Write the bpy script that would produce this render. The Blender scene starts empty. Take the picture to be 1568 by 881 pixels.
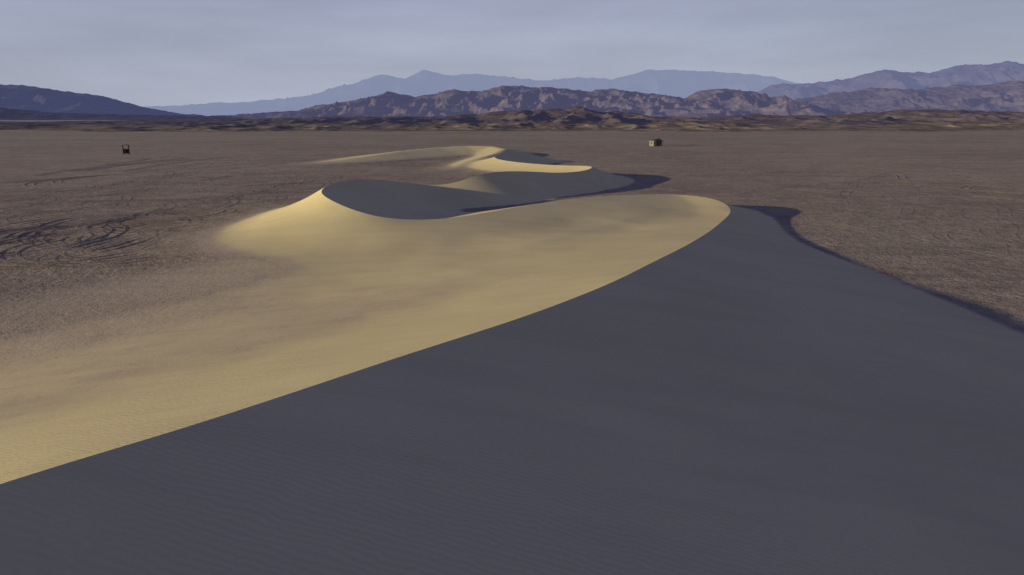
import bpy, math, random
import numpy as np
from mathutils import Vector, geometry
random.seed(4); rng=np.random.default_rng(4)
scene=bpy.context.scene
scene.view_settings.view_transform='Standard'
scene.view_settings.look='None'
scene.view_settings.exposure=0

SUN_EL=math.radians(8.0)
SH=Vector((0.95,0.31,0)).normalized()      # horizontal direction shadows fall

# ------------------------------------------------------------------ noise
_p=rng.permutation(512); _g=rng.uniform(0,2*np.pi,512)
def perlin(x,y):
    xi=np.floor(x).astype(np.int64); yi=np.floor(y).astype(np.int64)
    xf=x-xi; yf=y-yi
    def gr(ix,iy,dx,dy):
        h=_p[(_p[ix&511]+iy)&511]; a=_g[h]
        return np.cos(a)*dx+np.sin(a)*dy
    u=xf*xf*xf*(xf*(xf*6-15)+10); v=yf*yf*yf*(yf*(yf*6-15)+10)
    a=gr(xi,yi,xf,yf); b=gr(xi+1,yi,xf-1,yf)
    c=gr(xi,yi+1,xf,yf-1); d=gr(xi+1,yi+1,xf-1,yf-1)
    return ((a+(b-a)*u)+((c+(d-c)*u)-(a+(b-a)*u))*v)*1.4
def fbm(x,y,o=4):
    s=0;a=1;t=0
    for i in range(o):
        s=s+a*perlin(x*2**i+i*17.3,y*2**i+i*9.1); t+=a; a*=.5
    return s/t
def ridged(x,y,o=5):
    s=0;a=1;t=0;w=1
    for i in range(o):
        n=(1-np.abs(perlin(x*2**i+i*31.7,y*2**i+i*11.9))*1.6)
        n=np.clip(n,0,1)**2
        s=s+a*n*w; t+=a; w=np.clip(n*1.3,0,1); a*=.5
    return s/t
def sstep(a,b,x):
    t=np.clip((x-a)/(b-a),0,1); return t*t*(3-2*t)

# ------------------------------------------------------------------ node helpers
class NT:
    def __init__(s,name):
        s.m=bpy.data.materials.new(name); s.m.use_nodes=True
        s.t=s.m.node_tree; s.t.nodes.clear()
        s.out=s.t.nodes.new('ShaderNodeOutputMaterial')
    def n(s,typ,**k):
        nd=s.t.nodes.new(typ)
        for a,b in k.items(): setattr(nd,a,b)
        return nd
    def l(s,a,b): s.t.links.new(a,b)
    def setin(s,nd,key,v):
        if hasattr(v,'links'): s.l(v,nd.inputs[key])
        else: nd.inputs[key].default_value=v
    def math(s,op,a,b=0.0,c=None,clamp=False):
        nd=s.n('ShaderNodeMath',operation=op,use_clamp=clamp)
        s.setin(nd,0,a); s.setin(nd,1,b)
        if c is not None: s.setin(nd,2,c)
        return nd.outputs[0]
    def mix(s,f,a,b,mode='MIX'):
        nd=s.n('ShaderNodeMix',data_type='RGBA',blend_type=mode)
        s.setin(nd,0,f); s.setin(nd,6,a); s.setin(nd,7,b)
        return nd.outputs[2]
    def noise(s,vec,scale,detail=4,rough=.55,dist=0.0):
        nd=s.n('ShaderNodeTexNoise'); s.l(vec,nd.inputs['Vector'])
        nd.inputs['Scale'].default_value=scale; nd.inputs['Detail'].default_value=detail
        nd.inputs['Roughness'].default_value=rough; nd.inputs['Distortion'].default_value=dist
        return nd.outputs['Fac']
    def ramp(s,f,a,b,lo=0.0,hi=1.0):
        nd=s.n('ShaderNodeMapRange',interpolation_type='SMOOTHSTEP'); s.setin(nd,0,f)
        nd.inputs[1].default_value=a; nd.inputs[2].default_value=b
        nd.inputs[3].default_value=lo; nd.inputs[4].default_value=hi
        return nd.outputs[0]
    def mapping(s,vec,scale=(1,1,1),rot=(0,0,0)):
        nd=s.n('ShaderNodeMapping'); s.l(vec,nd.inputs[0])
        nd.inputs['Scale'].default_value=scale; nd.inputs['Rotation'].default_value=rot
        return nd.outputs[0]
    def bump(s,h,strength,dist,normal=None):
        nd=s.n('ShaderNodeBump'); s.l(h,nd.inputs['Height'])
        nd.inputs['Strength'].default_value=strength; nd.inputs['Distance'].default_value=dist
        if normal: s.l(normal,nd.inputs['Normal'])
        return nd.outputs[0]
C=lambda r,g,b:(r,g,b,1)
HAZE=C(.165,.16,.19)  # emission colour that paints aerial haze onto surfaces

# ------------------------------------------------------------------ ground material (plain + sand by attribute)
def ground_material():
    k=NT('desert_ground_material')
    geo=k.n('ShaderNodeNewGeometry'); P=geo.outputs['Position']
    at=k.n('ShaderNodeAttribute',attribute_name='sand'); sand=at.outputs['Fac']
    dst=k.n('ShaderNodeAttribute',attribute_name='disturbed').outputs['Fac']
    # plain
    big=k.noise(P,0.012,3,.6); med=k.noise(P,0.09,3,.6,.5); fine=k.noise(P,1.1,3,.75); vf=k.noise(P,5,2,.6)
    streak=k.noise(k.mapping(P,(0.02,0.12,1),(0,0,.25)),1.0,3,.6)
    clump=k.noise(P,.35,5,.75)
    col=k.mix(k.ramp(big,.35,.65),C(.34,.25,.15),C(.43,.325,.195))
    col=k.mix(k.ramp(med,.42,.68,0,.6),col,C(.50,.39,.24))
    col=k.mix(k.ramp(streak,.5,.72,0,.6),col,C(.25,.18,.115))
    col=k.mix(k.ramp(clump,.50,.66,0,.6),col,C(.23,.165,.11))
    col=k.mix(k.ramp(clump,.48,.34,0,.45),col,C(.57,.45,.29))
    col=k.mix(k.ramp(fine,.50,.64,0,.6),col,C(.18,.135,.09))
    col=k.mix(k.ramp(vf,.56,.66,0,.4),col,C(.14,.105,.08))
    vor=k.n('ShaderNodeTexVoronoi'); k.l(P,vor.inputs['Vector']); vor.inputs['Scale'].default_value=.33
    peb=k.math('LESS_THAN',vor.outputs['Distance'],.085)
    pm=k.math('MULTIPLY',peb,k.ramp(big,.5,.6))
    col=k.mix(k.math('MULTIPLY',pm,.8),col,C(.08,.06,.045))
    col=k.mix(k.math('MULTIPLY',dst,.75),col,C(.14,.10,.07))
    # wind ripples
    w=k.n('ShaderNodeTexWave',wave_type='BANDS',bands_direction='X',wave_profile='SIN')
    k.l(k.mapping(P,(1,1,1),(0,0,math.radians(-78))),w.inputs['Vector'])
    w.inputs['Scale'].default_value=1.35; w.inputs['Distortion'].default_value=10
    w.inputs['Detail'].default_value=3; w.inputs['Detail Scale'].default_value=.4; w.inputs['Detail Roughness'].default_value=.65
    rip=k.math('MULTIPLY',w.outputs['Fac'],k.ramp(med,.35,.65,.3,1.0))
    # sand
    s1=k.noise(P,0.06,3,.55); s2=k.noise(P,9,2,.6)
    ws=k.noise(k.mapping(P,(.07,.5,.3),(0,0,math.radians(-20))),1.0,4,.6)     # long wind streaks
    sc=k.mix(k.ramp(s1,.3,.7),C(.80,.63,.275),C(.88,.70,.31))
    sc=k.mix(k.ramp(ws,.45,.7,0,.22),sc,C(.64,.49,.26))
    sc=k.mix(k.ramp(s2,.4,.7,0,.12),sc,C(.5,.4,.27))
    sc=k.mix(k.math('MULTIPLY',rip,.18),sc,C(.46,.38,.24))
    # dustier brown apron where sand is thin
    f=k.ramp(k.math('ADD',sand,k.math('MULTIPLY',k.math('SUBTRACT',clump,.5),.3)),.05,.95)
    f=k.math('MULTIPLY',f,k.ramp(sand,0,.08))
    mid=C(.57,.44,.26)
    mid=k.mix(k.ramp(ws,.42,.65,0,.5),mid,C(.46,.345,.21))
    mid=k.mix(k.ramp(clump,.45,.65,0,.35),mid,C(.43,.325,.2))
    mid=k.mix(k.ramp(vf,.55,.68,0,.3),mid,C(.28,.21,.14))
    vo2=k.n('ShaderNodeTexVoronoi'); k.l(P,vo2.inputs['Vector']); vo2.inputs['Scale'].default_value=.42
    st2=k.math('MULTIPLY',k.math('LESS_THAN',vo2.outputs['Distance'],.05),k.ramp(s1,.5,.56))
    mid=k.mix(k.math('MULTIPLY',st2,.8),mid,C(.13,.10,.07))
    base=k.mix(k.ramp(f,0,.4),col,mid)
    base=k.mix(k.ramp(f,.35,1),base,sc)
    bs=k.n('ShaderNodeBsdfPrincipled'); k.l(base,bs.inputs['Base Color'])
    bs.inputs['Roughness'].default_value=.95; bs.inputs['Specular IOR Level'].default_value=.1
    sandb=k.math('ADD',k.math('MULTIPLY',rip,.0075),k.math('MULTIPLY',s2,.005))
    sandb=k.math('ADD',sandb,k.math('MULTIPLY',ws,.06))
    pl=k.math('ADD',k.math('MULTIPLY',fine,.09),k.math('MULTIPLY',vf,.025))
    pl=k.math('ADD',pl,k.math('MULTIPLY',clump,.17))
    inv=k.math('SUBTRACT',1.0,k.ramp(f,0,.7))
    h=k.math('ADD',k.math('MULTIPLY',sandb,f),k.math('MULTIPLY',pl,inv))
    nb=k.bump(h,1.0,1.0)
    k.l(nb,bs.inputs['Normal'])
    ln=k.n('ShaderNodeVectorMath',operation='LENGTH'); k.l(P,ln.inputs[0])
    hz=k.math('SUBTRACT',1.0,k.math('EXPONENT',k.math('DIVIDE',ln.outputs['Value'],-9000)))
    em=k.n('ShaderNodeEmission'); em.inputs[0].default_value=HAZE  # painted haze: ground glows more the farther it lies from the origin
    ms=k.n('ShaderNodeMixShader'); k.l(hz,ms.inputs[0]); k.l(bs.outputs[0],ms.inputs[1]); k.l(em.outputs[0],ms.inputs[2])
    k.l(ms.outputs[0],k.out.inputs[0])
    return k.m
GM=ground_material()

def mesh_obj(name,V,F,mat,smooth=True):
    me=bpy.data.meshes.new(name); me.from_pydata(V,[],F); me.update()
    if smooth: me.polygons.foreach_set('use_smooth',[True]*len(me.polygons))
    if mat: me.materials.append(mat)
    ob=bpy.data.objects.new(name,me); scene.collection.objects.link(ob); return ob

# ------------------------------------------------------------------ plain sheet to the horizon
R=60000
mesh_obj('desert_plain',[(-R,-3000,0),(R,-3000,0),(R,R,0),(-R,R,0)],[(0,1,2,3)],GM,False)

# ------------------------------------------------------------------ dune crest (x,y,height,width of sunny side,width of shaded side)
crest=[(-28,-60,7.5,48,45),(-23,-25,8.7,48,43),(-17,-5,9.0,48,42),(-11.9,8.2,8.6,48,40),(-9.5,13.8,8.0,48,39),
(-8.4,16.3,7.6,48,38.5),(-6.95,20.5,6.9,48,37.5),(-4.33,26.65,6.1,48,34.5),(.5,34.6,5.5,48,31.5),(4.26,41.6,5.0,48,30),
(6.8,46.6,4.7,48,28.5),(10.7,56.1,3.9,48,25),(17.6,72,2.8,47,17.5),(25.6,91.5,1.75,44,9),(32.4,109.5,1.6,42,5.5),
(32.5,114,2.2,40,6),(30.8,117.5,2.45,38,8),(27.4,120.8,2.55,38,11),(20.4,118,2.8,38,13),(11.5,112.6,3.0,38,14),
(5.3,107,2.9,38,15),(-.4,100.9,2.7,38,15),(-5.4,95,2.5,38,14),(-9.3,92,2.4,36,14),(-13.1,90.7,2.5,32,14),
(-16.4,90.9,2.8,29,15),(-19.7,93.3,3.3,25,16),(-23,96.6,3.9,21,17),(-25.1,99,4.5,18,18),(-26.6,103.2,4.7,15.5,19),
(-27.6,111.1,4.9,14,20),(-26.9,118,4.9,14,17),(-24.3,124.9,4.7,14,15),(-21,129.7,4.0,14,13),(-17.1,133.5,3.1,14,12),
(-12.8,133.8,2.8,14,12),(-10,136,3.2,16,12),(-6.7,140.2,4.1,17,13),(-2.4,146.3,4.4,18,12),(3.5,151.9,4.0,18,11),
(9.2,157.7,3.3,18,10),(14.8,165.7,3.0,18,9.5),(19,177.6,3.0,18,9),(18.4,187.9,2.8,18,9),(12.9,192.3,2.6,18,11),
(2.9,205,2.5,18,13),(-3.7,219.3,2.6,17,13),(-5.4,228.3,2.8,16,13),(-2.9,238.3,3.0,16,12),(2.4,248.8,2.8,14,11),
(8.9,252,1.9,12,9),(16,254,.3,8,6)]
crest=np.array(crest,float)
def catmull(P,step):
    out=[]
    n=len(P)
    for i in range(n-1):
        p0=P[max(i-1,0)];p1=P[i];p2=P[i+1];p3=P[min(i+2,n-1)]
        L=np.hypot(*(p2[:2]-p1[:2])); d=step(p1); m=max(2,int(L/d))
        d0=max(np.hypot(*(p1-p0)[:2]),1e-3)**.5; d1=max(L,1e-3)**.5; d2=max(np.hypot(*(p3-p2)[:2]),1e-3)**.5
        t0=0;t1=d0;t2=t1+d1;t3=t2+d2
        if i==0: t0=-d1; p0=2*p1-p2; t1=0;t2=d1;t3=t2+d2
        if i==n-2: p3=2*p2-p1; t3=t2+d1
        for q in range(m):
            t=t1+(t2-t1)*q/m
            A1=(t1-t)/(t1-t0)*p0+(t-t0)/(t1-t0)*p1
            A2=(t2-t)/(t2-t1)*p1+(t-t1)/(t2-t1)*p2
            A3=(t3-t)/(t3-t2)*p2+(t-t2)/(t3-t2)*p3
            B1=(t2-t)/(t2-t0)*A1+(t-t0)/(t2-t0)*A2
            B2=(t3-t)/(t3-t1)*A2+(t-t1)/(t3-t1)*A3
            out.append((t2-t)/(t2-t1)*B1+(t-t1)/(t2-t1)*B2)
    out.append(P[-1]); return np.array(out)
CR=catmull(crest,lambda p:.45 if p[1]<60 else .8)
for _ in range(14):
    CR[1:-1]=CR[1:-1]*.5+(CR[:-2]+CR[2:])*.25
TG=np.gradient(CR[:,:2],axis=0); TG/=np.linalg.norm(TG,axis=1)[:,None]
NR=np.stack([TG[:,1],-TG[:,0]],1)   # to the right (shaded side)

def nearest(px,py):
    idx=np.empty(len(px),int); dist=np.empty(len(px))
    for a in range(0,len(px),4000):
        dx=px[a:a+4000,None]-CR[None,:,0]; dy=py[a:a+4000,None]-CR[None,:,1]
        d=dx*dx+dy*dy; j=d.argmin(1); idx[a:a+4000]=j; dist[a:a+4000]=np.sqrt(d[np.arange(len(j)),j])
    return idx,dist
def env(px,py,right):
    W=CR[:,4] if right else CR[:,3]; p=1.0 if right else 1.75
    z=np.zeros(len(px))
    for a in range(0,len(px),4000):
        dx=px[a:a+4000,None]-CR[None,:,0]; dy=py[a:a+4000,None]-CR[None,:,1]
        t=np.clip(1-np.sqrt(dx*dx+dy*dy)/W[None,:],0,1)
        z[a:a+4000]=(CR[None,:,2]*t**p).max(1)
    return z
exL=env(CR[:,0],CR[:,1],False)-CR[:,2]; exR=env(CR[:,0],CR[:,1],True)-CR[:,2]
def side_of(px,py,idx):
    dx=px-CR[idx,0]; dy=py-CR[idx,1]
    return (dx*NR[idx,0]+dy*NR[idx,1])>0
def mound(px,py):
    z=np.zeros(len(px))
    pts=[(-66,228,.25,14),(-54,250,1.2,18),(-42,280,2.3,22),(-30,298,2.9,24),(-18,306,3.3,24),(-8,304,3.2,20),(-3,290,2.8,16),(-5,270,2.4,14),(-9,250,2.0,13),(-14,228,1.3,11),(-17,208,.5,9)]
    for i in range(len(pts)-1):
        a=np.array(pts[i],float);b=np.array(pts[i+1],float)
        for t in np.linspace(0,1,8,endpoint=False):
            c=a+(b-a)*t
            r=np.hypot((px-c[0]),(py-c[1]))/c[3]
            z=np.maximum(z,c[2]*np.clip(1-r,0,1)**1.3*1.0)
    return z
def hard(px,py):
    idx,d=nearest(px,py); rt=side_of(px,py,idx)
    zl=env(px,py,False)-exL[idx]*np.exp(-d/6); zr=env(px,py,True)-exR[idx]*np.exp(-d/6)
    return np.where(rt,zr,zl),idx,d,rt
gx=np.arange(-120,100,1.5); gy=np.arange(-75,345,1.5)
GX,GY=np.meshgrid(gx,gy)
zg,ig,dg,rg=hard(GX.ravel(),GY.ravel())
zg=np.maximum(zg,0); 
zg=zg.reshape(GX.shape); rg=rg.reshape(GX.shape)
def blur(A,sig):
    r=int(3*sig)+1; kx=np.exp(-.5*(np.arange(-r,r+1)/sig)**2); kx/=kx.sum()
    A=np.pad(A,r,mode='edge')
    B=sum(kx[i]*A[i:A.shape[0]-2*r+i,:] for i in range(2*r+1))
    return sum(kx[i]*B[:,i:B.shape[1]-2*r+i] for i in range(2*r+1))
fields={}
for side in (0,1):
    M=(rg==bool(side)).astype(float)
    for s in (1.0,1.4,4.0):
        fields[(side,s)]=blur(zg*M,s)/np.maximum(blur(M,s),1e-4)
def bil(F,px,py):
    fx=np.clip((px-gx[0])/1.5,0,len(gx)-1.001); fy=np.clip((py-gy[0])/1.5,0,len(gy)-1.001)
    i=fx.astype(int); j=fy.astype(int); a=fx-i; b=fy-j
    return (F[j,i]*(1-a)+F[j,i+1]*a)*(1-b)+(F[j+1,i]*(1-a)+F[j+1,i+1]*a)*b
def height(px,py):
    z,idx,d,rt=hard(px,py)
    for s,(a,b) in ((1.4,(1.5,7)),(4.0,(7,20))):
        zl=bil(fields[(0,s)],px,py); zr=bil(fields[(1,1.0)],px,py)      # keep the slip-face foot crisp
        zb=np.where(rt,zr,zl); w=sstep(a,b,d); z=z*(1-w)+zb*w
    und=fbm(px/14,py/14,3)*.16*sstep(.1,1.5,z)*sstep(1,12,d)*np.where(rt,.2,1)
    z=z+und
    zm=mound(px,py)
    k=.25; m=np.maximum(z,zm); z=np.where(zm>0,m+np.maximum(k-np.abs(z-zm),0)**2/(4*k)*(zm>0.02),z)
    return np.maximum(z,0),idx,d,rt

def hexgrid(x0,x1,y0,y1,s):
    r=[]
    ys=np.arange(y0,y1,s*.866)
    for j,y in enumerate(ys):
        xs=np.arange(x0+(j%2)*s*.5,x1,s); r.append(np.stack([xs,np.full(len(xs),y)],1))
    r=np.concatenate(r); return r+rng.uniform(-.12,.12,r.shape)*s
pts=np.concatenate([hexgrid(-62,50,-6,48,.75),hexgrid(-70,52,48.4,125,.95),hexgrid(-62,45,125.6,215,1.2),hexgrid(-75,40,216,325,1.8),
   hexgrid(-110,-63,-60,325,6),hexgrid(53,90,-60,325,6),hexgrid(-62,52,-60,-8,3)])
_,dd=nearest(pts[:,0],pts[:,1])
sp=np.where(pts[:,1]<60,.3,.5)
pts=pts[dd>sp]
border=[(-112,-62),(92,-62),(92,330),(-112,330)]
allp=[Vector((float(a),float(b))) for a,b in CR[:,:2]]+[Vector((float(a),float(b))) for a,b in pts]+[Vector(b) for b in border]
nc=len(CR)
edges=[(i,i+1) for i in range(nc-1)]
vo,eo,fo,ov,oe,of=geometry.delaunay_2d_cdt(allp,edges,[],0,1e-5)
V=np.array([(v.x,v.y) for v in vo])
z,idx,d,rt=height(V[:,0],V[:,1])
oncrest=np.zeros(len(V),bool)
for i,o in enumerate(ov):
    if any(q<nc for q in o): oncrest[i]=True
zc=CR[idx,2]; zm=mound(V[:,0],V[:,1])
z=np.where(oncrest,np.maximum(zc,zm),z)
edge=np.minimum.reduce([V[:,0]+112,92-V[:,0],V[:,1]+62,330-V[:,1]])
zz=z+.03-.06*(1-sstep(0,10,edge))
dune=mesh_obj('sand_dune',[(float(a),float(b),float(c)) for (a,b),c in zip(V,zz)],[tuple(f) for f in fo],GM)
me=dune.data
sand=sstep(.02,.9,z)*.75+.25*sstep(.5,2.2,z)
X_,Y_=V[:,0],V[:,1]
lim=np.where(X_<-33,84+(X_+33)*1.25,84+(X_+33)*.9)+4*fbm(X_/12,Y_/12,3)
nearsand=sstep(4,-20,Y_-lim)*sstep(-95,-50,X_)      # drifted sand west of the near ridge
sand=np.maximum(sand,nearsand*.5*(~rt))
thin=sstep(80,45,Y_)*(~rt)*sstep(2,14,d)
sand=sand*(1-.42*thin)
sand=np.where(rt&(z>.03),np.maximum(sand,sstep(.03,.12,z)),sand)
sand*=sstep(0,12,edge)
at=me.attributes.new('sand','FLOAT','POINT'); at.data.foreach_set('value',sand.astype(np.float32))
oc=set(np.nonzero(oncrest)[0].tolist()); 
for e in me.edges:
    a,b=e.vertices
    if a in oc and b in oc and zc[a]>.5: e.use_edge_sharp=True
if me.polygons[0].normal.z<0: me.flip_normals()

# ------------------------------------------------------------------ tyre tracks: low berm ribbons on the plain
TV=[];TF=[];TD=[]
def ribbon(path,w=.5,hgt=.07,dk=.6):
    path=np.array(path); 
    zb,_,_,_=height(path[:,0],path[:,1])
    t=np.gradient(path,axis=0); t/=np.linalg.norm(t,axis=1)[:,None]+1e-9
    n=np.stack([t[:,1],-t[:,0]],1)
    prof=[(-.5,-.02),(-.32,hgt),(-.15,.008),(.15,.008),(.32,hgt),(.5,-.02)]
    b=len(TV)
    jit=np.clip(.85+.9*perlin(path[:,0]*.2+3,path[:,1]*.2),0,1.4)*sstep(.25,.05,zb)
    for i in range(len(path)):
        for o,h in prof:
            p=path[i]+n[i]*o*w; TV.append((p[0],p[1],(.03+zb[i] if zb[i]<.3 else -.2)+(h*jit[i] if h>0 else h)))
            TD.append(dk*min(1,jit[i]) if abs(o)<.4 else 0.0)
    for i in range(len(path)-1):
        if zb[i]>.25 or zb[i+1]>.25 or jit[i]<.05: continue
        for q in range(5):
            a=b+i*6+q; TF.append((a,a+1,a+7,a+6))
def arc(cx,cy,r,a0,a1,gap=1.7,ecc=1.0,**k):
    n=max(12,int(abs(a1-a0)*r/.5)); A=np.linspace(a0,a1,n)
    wob=1+.03*np.sin(A*3+cx)
    for rr in (r,r+gap): ribbon(np.stack([cx+rr*wob*np.cos(A),cy+rr*ecc*wob*np.sin(A)],1),**k)
for i in range(46):
    r=random.uniform(5,15); cx=random.gauss(-52,9); cy=random.gauss(95,11)
    if cx+r>-33 : cx=-34-r
    if cy-r<74: cy=75+r
    a0=random.uniform(0,6.28); arc(cx,cy,r,a0,a0+random.uniform(2,5.5),gap=1.7,w=.42,hgt=random.uniform(.02,.045),dk=random.uniform(.45,.85))
for i in range(26):
    cx=random.uniform(-100,-50); cy=random.uniform(110,190); r=random.uniform(8,24)
    a0=random.uniform(0,6.28); arc(cx-r*.3,cy,r,a0,a0+random.uniform(1.5,5),w=.5,hgt=.02,dk=.45)
def line(x0,y0,x1,y1,bend,**k):
    t=np.linspace(0,1,max(20,int(math.hypot(x1-x0,y1-y0)/1.5)))
    dx,dy=x1-x0,y1-y0
    for g in (0,1.8):
        L=math.hypot(dx,dy); nx,ny=dy/L,-dx/L
        o=bend*np.sin(t*np.pi)+g+.5*np.sin(t*17+x0)
        ribbon(np.stack([x0+dx*t+nx*o,y0+dy*t+ny*o],1),**k)
for i in range(24):
    x=random.uniform(50,110); y=random.uniform(60,150)
    a=random.uniform(.9,2.3); L=random.uniform(30,90)
    line(x,y,x+L*math.cos(a),y+L*math.sin(a),random.uniform(-8,8),w=.45,hgt=.014,dk=.15)
for i in range(14):
    x=random.uniform(48,95); y=random.uniform(65,130); r=random.uniform(6,18); a0=random.uniform(0,6.3)
    arc(x+r,y,r,a0,a0+random.uniform(1.5,4),w=.45,hgt=.014,dk=.12)
for i in range(14):
    x=random.uniform(-130,-70); y=random.uniform(110,240); a=random.uniform(.8,2.2); L=random.uniform(40,100)
    line(x,y,x+L*.5*math.cos(a),y+L*math.sin(a),random.uniform(-8,8),w=.5,hgt=.018,dk=.3)
tr=mesh_obj('tyre_tracks',TV,TF,GM)
a_=tr.data.attributes.new('disturbed','FLOAT','POINT'); a_.data.foreach_set('value',np.array(TD,dtype=np.float32))

# ------------------------------------------------------------------ mountains
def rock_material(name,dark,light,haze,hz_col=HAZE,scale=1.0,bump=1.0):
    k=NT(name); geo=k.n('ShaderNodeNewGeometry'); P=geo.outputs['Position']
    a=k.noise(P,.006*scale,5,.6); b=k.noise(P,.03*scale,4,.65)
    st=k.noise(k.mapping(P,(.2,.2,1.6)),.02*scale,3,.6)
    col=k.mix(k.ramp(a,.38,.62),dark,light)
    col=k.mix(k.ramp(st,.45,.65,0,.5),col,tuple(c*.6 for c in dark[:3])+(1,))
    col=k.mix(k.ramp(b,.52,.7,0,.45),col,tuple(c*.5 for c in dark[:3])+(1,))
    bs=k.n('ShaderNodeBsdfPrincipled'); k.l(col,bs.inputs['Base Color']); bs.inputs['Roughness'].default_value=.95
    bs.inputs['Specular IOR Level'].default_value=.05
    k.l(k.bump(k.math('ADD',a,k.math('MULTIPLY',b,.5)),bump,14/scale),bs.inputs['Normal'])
    em=k.n('ShaderNodeEmission'); em.inputs[0].default_value=hz_col  # aerial haze painted into the rock as an even glow, set per range
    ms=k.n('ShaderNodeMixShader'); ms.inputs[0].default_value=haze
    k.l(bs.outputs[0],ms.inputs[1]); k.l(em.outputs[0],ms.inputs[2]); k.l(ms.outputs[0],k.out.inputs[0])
    return k.m
def mountain(name,D,sky,front,back,lam,mat,nx=600,ny=70,rough=.04,spur=.9,seed=0,stag=0):
    sky=np.array(sky,float); x=np.linspace(sky[0,0],sky[-1,0],nx)
    H=np.interp(x,sky[:,0],sky[:,1])
    ker=np.array([1,2,3,2,1.])/9; H=np.convolve(np.pad(H,2,mode='edge'),ker,'valid')
    Hm=H.max()
    H=H*(1+rough*2*fbm(x/lam*1.6+seed,x*0+seed*3.1,5))
    t=np.concatenate([np.linspace(-1,0,int(ny*.8)),np.linspace(0,1,int(ny*.2)+1)[1:]])
    T,X=np.meshgrid(t,x,indexing='ij'); Hh=np.broadcast_to(H,X.shape)
    Y=D+np.where(T<0,T*front,T*back)
    Y=Y+stag*fbm(X/(lam*3)+seed,X*0+5.5,2)
    u=1-np.abs(T)
    wx=X+lam*.5*fbm(X/lam+7,Y/lam+seed,3)
    r=ridged(wx/lam+seed,Y/(lam*2.6)+seed*1.7,5)
    shape=u**1.15
    z=Hh*np.clip(shape+spur*(r-.45)*u*(1-u)*2.2,0,1.02)
    z=z+Hm*.03*(ridged(X/lam*3,Y/lam*3,3)-.4)*sstep(0,.25,u)*sstep(0,.25*Hm,Hh)
    z=z*sstep(0,.08,u)-1.5*(1-sstep(0,.06,u))
    ny_=len(t)
    V=np.stack([X,Y,z],-1).reshape(-1,3).tolist()
    F=[(j*nx+i,j*nx+i+1,(j+1)*nx+i+1,(j+1)*nx+i) for j in range(ny_-1) for i in range(nx-1)]
    return mesh_obj(name,V,F,mat)
mid=[(-1960,0),(-1776,5),(-1536,23),(-1336,39),(-1136,47),(-1016,87),(-836,119),(-736,155),(-576,119),(-476,135),(-336,163),(-216,155),(-96,175),(24,179),(184,171),(304,163),(464,151),(584,171),(744,143),(904,127),(1024,115),(1124,159),(1264,167),(1424,147),(1524,107),(1664,67),(1850,0)]
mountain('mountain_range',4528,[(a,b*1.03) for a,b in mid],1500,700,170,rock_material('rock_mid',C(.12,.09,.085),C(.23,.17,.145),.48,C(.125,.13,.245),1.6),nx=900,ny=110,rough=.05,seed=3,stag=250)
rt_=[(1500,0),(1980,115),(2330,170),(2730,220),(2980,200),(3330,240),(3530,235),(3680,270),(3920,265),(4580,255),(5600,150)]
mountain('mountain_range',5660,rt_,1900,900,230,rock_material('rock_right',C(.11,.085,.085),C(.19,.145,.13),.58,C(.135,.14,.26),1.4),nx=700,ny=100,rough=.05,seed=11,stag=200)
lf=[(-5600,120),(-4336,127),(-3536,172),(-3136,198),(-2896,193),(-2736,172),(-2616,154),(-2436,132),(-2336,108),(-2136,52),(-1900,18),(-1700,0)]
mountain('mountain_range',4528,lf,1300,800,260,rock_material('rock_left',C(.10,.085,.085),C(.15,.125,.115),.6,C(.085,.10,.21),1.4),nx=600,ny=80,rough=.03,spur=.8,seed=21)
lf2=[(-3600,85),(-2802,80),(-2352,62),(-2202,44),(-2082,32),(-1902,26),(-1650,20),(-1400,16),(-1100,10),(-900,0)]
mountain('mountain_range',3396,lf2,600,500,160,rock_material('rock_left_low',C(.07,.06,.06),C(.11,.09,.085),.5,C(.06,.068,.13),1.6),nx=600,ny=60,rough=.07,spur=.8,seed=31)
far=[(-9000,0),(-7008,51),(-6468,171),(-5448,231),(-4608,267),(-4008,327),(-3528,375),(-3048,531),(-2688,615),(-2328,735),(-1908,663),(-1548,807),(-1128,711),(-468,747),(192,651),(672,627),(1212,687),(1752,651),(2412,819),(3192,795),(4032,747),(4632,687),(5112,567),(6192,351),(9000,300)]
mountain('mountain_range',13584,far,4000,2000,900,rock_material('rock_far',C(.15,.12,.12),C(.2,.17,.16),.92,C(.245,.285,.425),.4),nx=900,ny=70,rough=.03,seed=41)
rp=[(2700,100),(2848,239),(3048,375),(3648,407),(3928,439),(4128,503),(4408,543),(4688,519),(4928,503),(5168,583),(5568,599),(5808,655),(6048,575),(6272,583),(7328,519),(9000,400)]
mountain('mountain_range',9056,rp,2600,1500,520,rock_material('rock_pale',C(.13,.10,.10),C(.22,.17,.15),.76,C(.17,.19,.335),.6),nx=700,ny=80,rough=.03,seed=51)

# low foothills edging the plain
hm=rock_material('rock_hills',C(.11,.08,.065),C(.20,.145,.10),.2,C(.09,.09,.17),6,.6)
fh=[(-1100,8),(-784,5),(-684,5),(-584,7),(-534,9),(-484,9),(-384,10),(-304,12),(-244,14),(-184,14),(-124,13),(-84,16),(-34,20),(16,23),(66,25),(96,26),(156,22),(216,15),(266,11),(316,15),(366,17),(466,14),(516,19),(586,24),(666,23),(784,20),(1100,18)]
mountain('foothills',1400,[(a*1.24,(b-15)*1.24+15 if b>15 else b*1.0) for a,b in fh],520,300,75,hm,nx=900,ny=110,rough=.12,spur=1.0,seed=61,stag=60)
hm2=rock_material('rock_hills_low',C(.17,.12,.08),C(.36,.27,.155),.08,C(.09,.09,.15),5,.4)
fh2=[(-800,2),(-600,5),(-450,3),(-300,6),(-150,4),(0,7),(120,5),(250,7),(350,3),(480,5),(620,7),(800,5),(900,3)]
mountain('foothills',960,fh2,200,130,55,hm2,nx=900,ny=70,rough=.3,spur=1.2,seed=71,stag=80)

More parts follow.
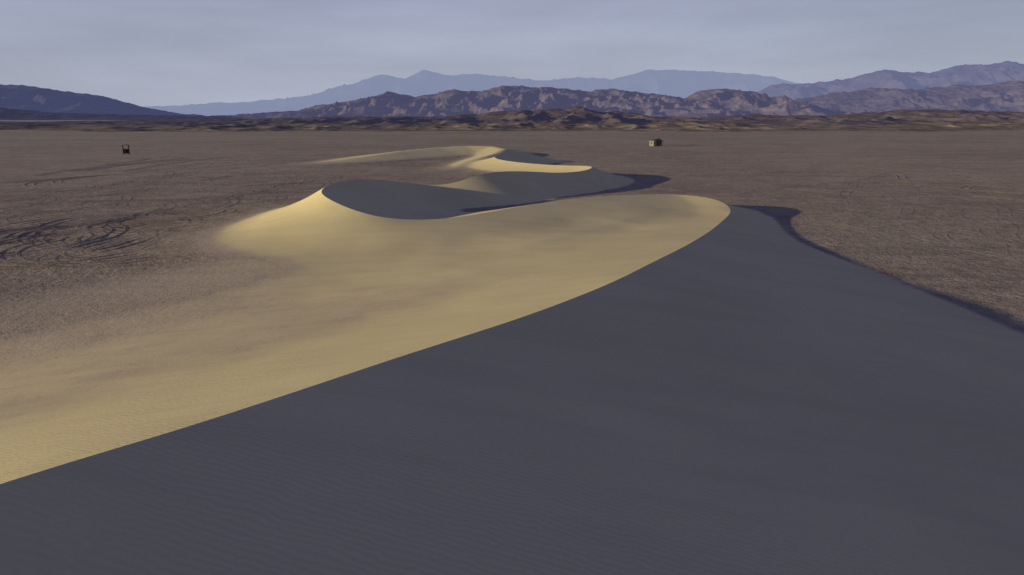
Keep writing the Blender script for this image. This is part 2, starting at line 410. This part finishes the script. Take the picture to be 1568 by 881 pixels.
# ------------------------------------------------------------------ huts
def simple_mat(name,c1,c2,sc=3,rough=.8):
    k=NT(name); g=k.n('ShaderNodeTexCoord'); n=k.noise(g.outputs['Object'],sc,5,.6)
    bs=k.n('ShaderNodeBsdfPrincipled'); k.l(k.mix(k.ramp(n,.35,.65),c1,c2),bs.inputs['Base Color']); bs.inputs['Roughness'].default_value=rough
    k.l(bs.outputs[0],k.out.inputs[0]); return k.m
wallm=simple_mat('hut_wall_plaster',C(.17,.13,.08),C(.24,.185,.115)); roofm=simple_mat('hut_roof_sheet',C(.06,.05,.05),C(.10,.085,.075))
woodm=simple_mat('old_wood',C(.06,.05,.04),C(.10,.08,.065)); darkm=simple_mat('dark_interior',C(.02,.02,.02),C(.03,.03,.03))
def box(parent,name,c,s,mat,taper=None):
    x,y,zc_=c; a,b,h=[q/2 for q in s]
    V=[(x+i*a,y+j*b,zc_+k*h) for k in(-1,1) for j in(-1,1) for i in(-1,1)]
    F=[(0,2,3,1),(4,5,7,6),(0,1,5,4),(2,6,7,3),(0,4,6,2),(1,3,7,5)]
    o=mesh_obj(name,V,F,mat,False); o.parent=parent; return o
def gable(parent,name,w,d,z0,h,mat,over=.3):
    a=w/2+over;b=d/2+over;t=.14
    V=[(-a,-b,z0),(0,-b,z0+h),(a,-b,z0),(-a,b,z0),(0,b,z0+h),(a,b,z0),
       (-a,-b,z0+t),(0,-b,z0+h+t),(a,-b,z0+t),(-a,b,z0+t),(0,b,z0+h+t),(a,b,z0+t)]
    F=[(0,1,4,3),(1,2,5,4),(6,9,10,7),(7,10,11,8),(0,6,7,1),(1,7,8,2),(3,4,10,9),(4,5,11,10),(0,3,9,6),(2,8,11,5)]
    o=mesh_obj(name,V,F,mat,False); o.parent=parent
def hut(x,y,w,d,h,rh,rot):
    e=bpy.data.objects.new('small_hut',None); scene.collection.objects.link(e)
    e.location=(x,y,0); e.rotation_euler=(0,0,rot)
    t=.18; dw=1.1; dh=2.1
    seg=(w-dw)/2
    box(e,'front_wall_a',(-w/2+seg/2,-d/2,h/2),(seg,t,h),wallm); box(e,'front_wall_b',(w/2-seg/2,-d/2,h/2),(seg,t,h),wallm)
    box(e,'lintel',(0,-d/2,(h+dh)/2),(dw-.01,t*.98,h-dh),wallm)
    box(e,'back_wall',(0,d/2,h/2),(w,t,h),wallm)
    for s in(-1,1):
        box(e,'side_wall',(s*(w/2-t/2),0,h/2),(t,d-t-.01,h),wallm)
        box(e,'window',(s*(w/2+.01),0,h*.6),(.06,1.0,.8),darkm)
        box(e,'window_front',(s*(w/2-seg/2),-d/2-t/2,h*.6),(.8,.06,.7),darkm)
    box(e,'door',(.1,-d/2+.05,dh/2),(dw-.25,.06,dh-.1),woodm)
    V=[(-w/2,-d/2,h),(w/2,-d/2,h),(0,-d/2,h+rh*.93),(-w/2,d/2,h),(w/2,d/2,h),(0,d/2,h+rh*.93)]
    o=mesh_obj('gable_ends',V,[(0,1,2),(3,5,4)],wallm,False); o.parent=e
    gable(e,'roof',w,d,h-.02,rh,roofm)
    for s in (-1,1): box(e,'porch_post',(s*(w/2-.2),-d/2-1.3,h*.45),(.14,.14,h*.9),woodm)
    box(e,'porch_roof',(0,-d/2-.85,h*.93),(w,1.3,.1),roofm)
    return e
hut(73.6,386,5.2,3.6,2.7,1.1,math.radians(28))
hut(556,808,7,4.5,3.4,1.3,math.radians(35))
e=bpy.data.objects.new('wooden_lookout_hut',None); scene.collection.objects.link(e); e.location=(-155.6,303,0); e.rotation_euler=(0,0,.4)
for sx in(-1,1):
    for sy in(-1,1): box(e,'leg',(sx*1.05,sy*1.0,1.7),(.2,.2,3.4),woodm)
box(e,'floor',(0,0,.35),(2.4,2.3,.14),woodm)
box(e,'back_panel',(0,1.08,1.25),(1.9,.08,1.6),woodm)
for s in(-1,1): box(e,'side_panel',(s*1.1,0,1.0),(.08,1.7,1.1),woodm)
box(e,'front_panel',(-.45,-1.08,1.0),(.9,.08,1.1),woodm)
gable(e,'roof',2.4,2.3,3.3,.5,woodm,.25)

# ------------------------------------------------------------------ light & sky
sd=Vector((SH.x*math.cos(SUN_EL),SH.y*math.cos(SUN_EL),-math.sin(SUN_EL)))
L=bpy.data.lights.new('sun','SUN'); L.energy=5; L.angle=math.radians(.5); L.color=(1,.91,.66)
lo=bpy.data.objects.new('sun',L); scene.collection.objects.link(lo); lo.rotation_euler=sd.to_track_quat('-Z','Y').to_euler()
W=bpy.data.worlds.new('World'); scene.world=W; W.use_nodes=True; nt=W.node_tree; nt.nodes.clear()
N=nt.nodes.new; LK=nt.links.new
out=N('ShaderNodeOutputWorld'); bg=N('ShaderNodeBackground'); st=N('ShaderNodeTexSky')
st.sky_type='NISHITA'; st.sun_disc=False; st.sun_elevation=SUN_EL
st.sun_rotation=math.atan2(-SH.x,-SH.y)
st.air_density=1.0; st.dust_density=1.0; st.ozone_density=3.0; st.altitude=200
tc=N('ShaderNodeTexCoord'); sx=N('ShaderNodeSeparateXYZ'); LK(tc.outputs['Generated'],sx.inputs[0])
rp_=N('ShaderNodeValToRGB'); LK(sx.outputs['Z'],rp_.inputs[0]); cr=rp_.color_ramp
cr.elements[0].position=0.0; cr.elements[0].color=C(4.15,4.45,5.6)
cr.elements[1].position=1.0; cr.elements[1].color=C(.38,.48,2.2)
for p,c in ((.06,(4.05,4.35,5.5)),(.16,(3.45,3.7,5.1)),(.30,(1.15,1.4,3.4)),(.6,(.55,.7,2.6))):
    e_=cr.elements.new(p); e_.color=C(*c)
mp=N('ShaderNodeMapping'); LK(tc.outputs['Generated'],mp.inputs[0]); mp.inputs['Scale'].default_value=(1.6,1.6,9); mp.inputs['Rotation'].default_value=(.12,.1,0)
ns=N('ShaderNodeTexNoise'); LK(mp.outputs[0],ns.inputs['Vector']); ns.inputs['Scale'].default_value=1.6; ns.inputs['Detail'].default_value=4; ns.inputs['Roughness'].default_value=.5
mr=N('ShaderNodeMapRange'); LK(ns.outputs['Fac'],mr.inputs[0]); mr.inputs[1].default_value=.35; mr.inputs[2].default_value=.7; mr.inputs[3].default_value=.88; mr.inputs[4].default_value=1.14
vm=N('ShaderNodeVectorMath'); vm.operation='SCALE'; LK(rp_.outputs[0],vm.inputs[0]); LK(mr.outputs[0],vm.inputs['Scale'])
mx=N('ShaderNodeMix'); mx.data_type='RGBA'; mx.inputs[0].default_value=.88
LK(st.outputs[0],mx.inputs[6]); LK(vm.outputs[0],mx.inputs[7])
LK(mx.outputs[2],bg.inputs[0]); bg.inputs[1].default_value=.1
LK(bg.outputs[0],out.inputs[0])

# ------------------------------------------------------------------ camera
cam=bpy.data.cameras.new('camera'); co=bpy.data.objects.new('camera',cam); scene.collection.objects.link(co)
cam.sensor_width=36; cam.lens=26; cam.clip_end=150000; cam.clip_start=.1
co.location=(0,0,15.03); co.rotation_euler=(math.radians(90-13.06),0,0)
scene.camera=co
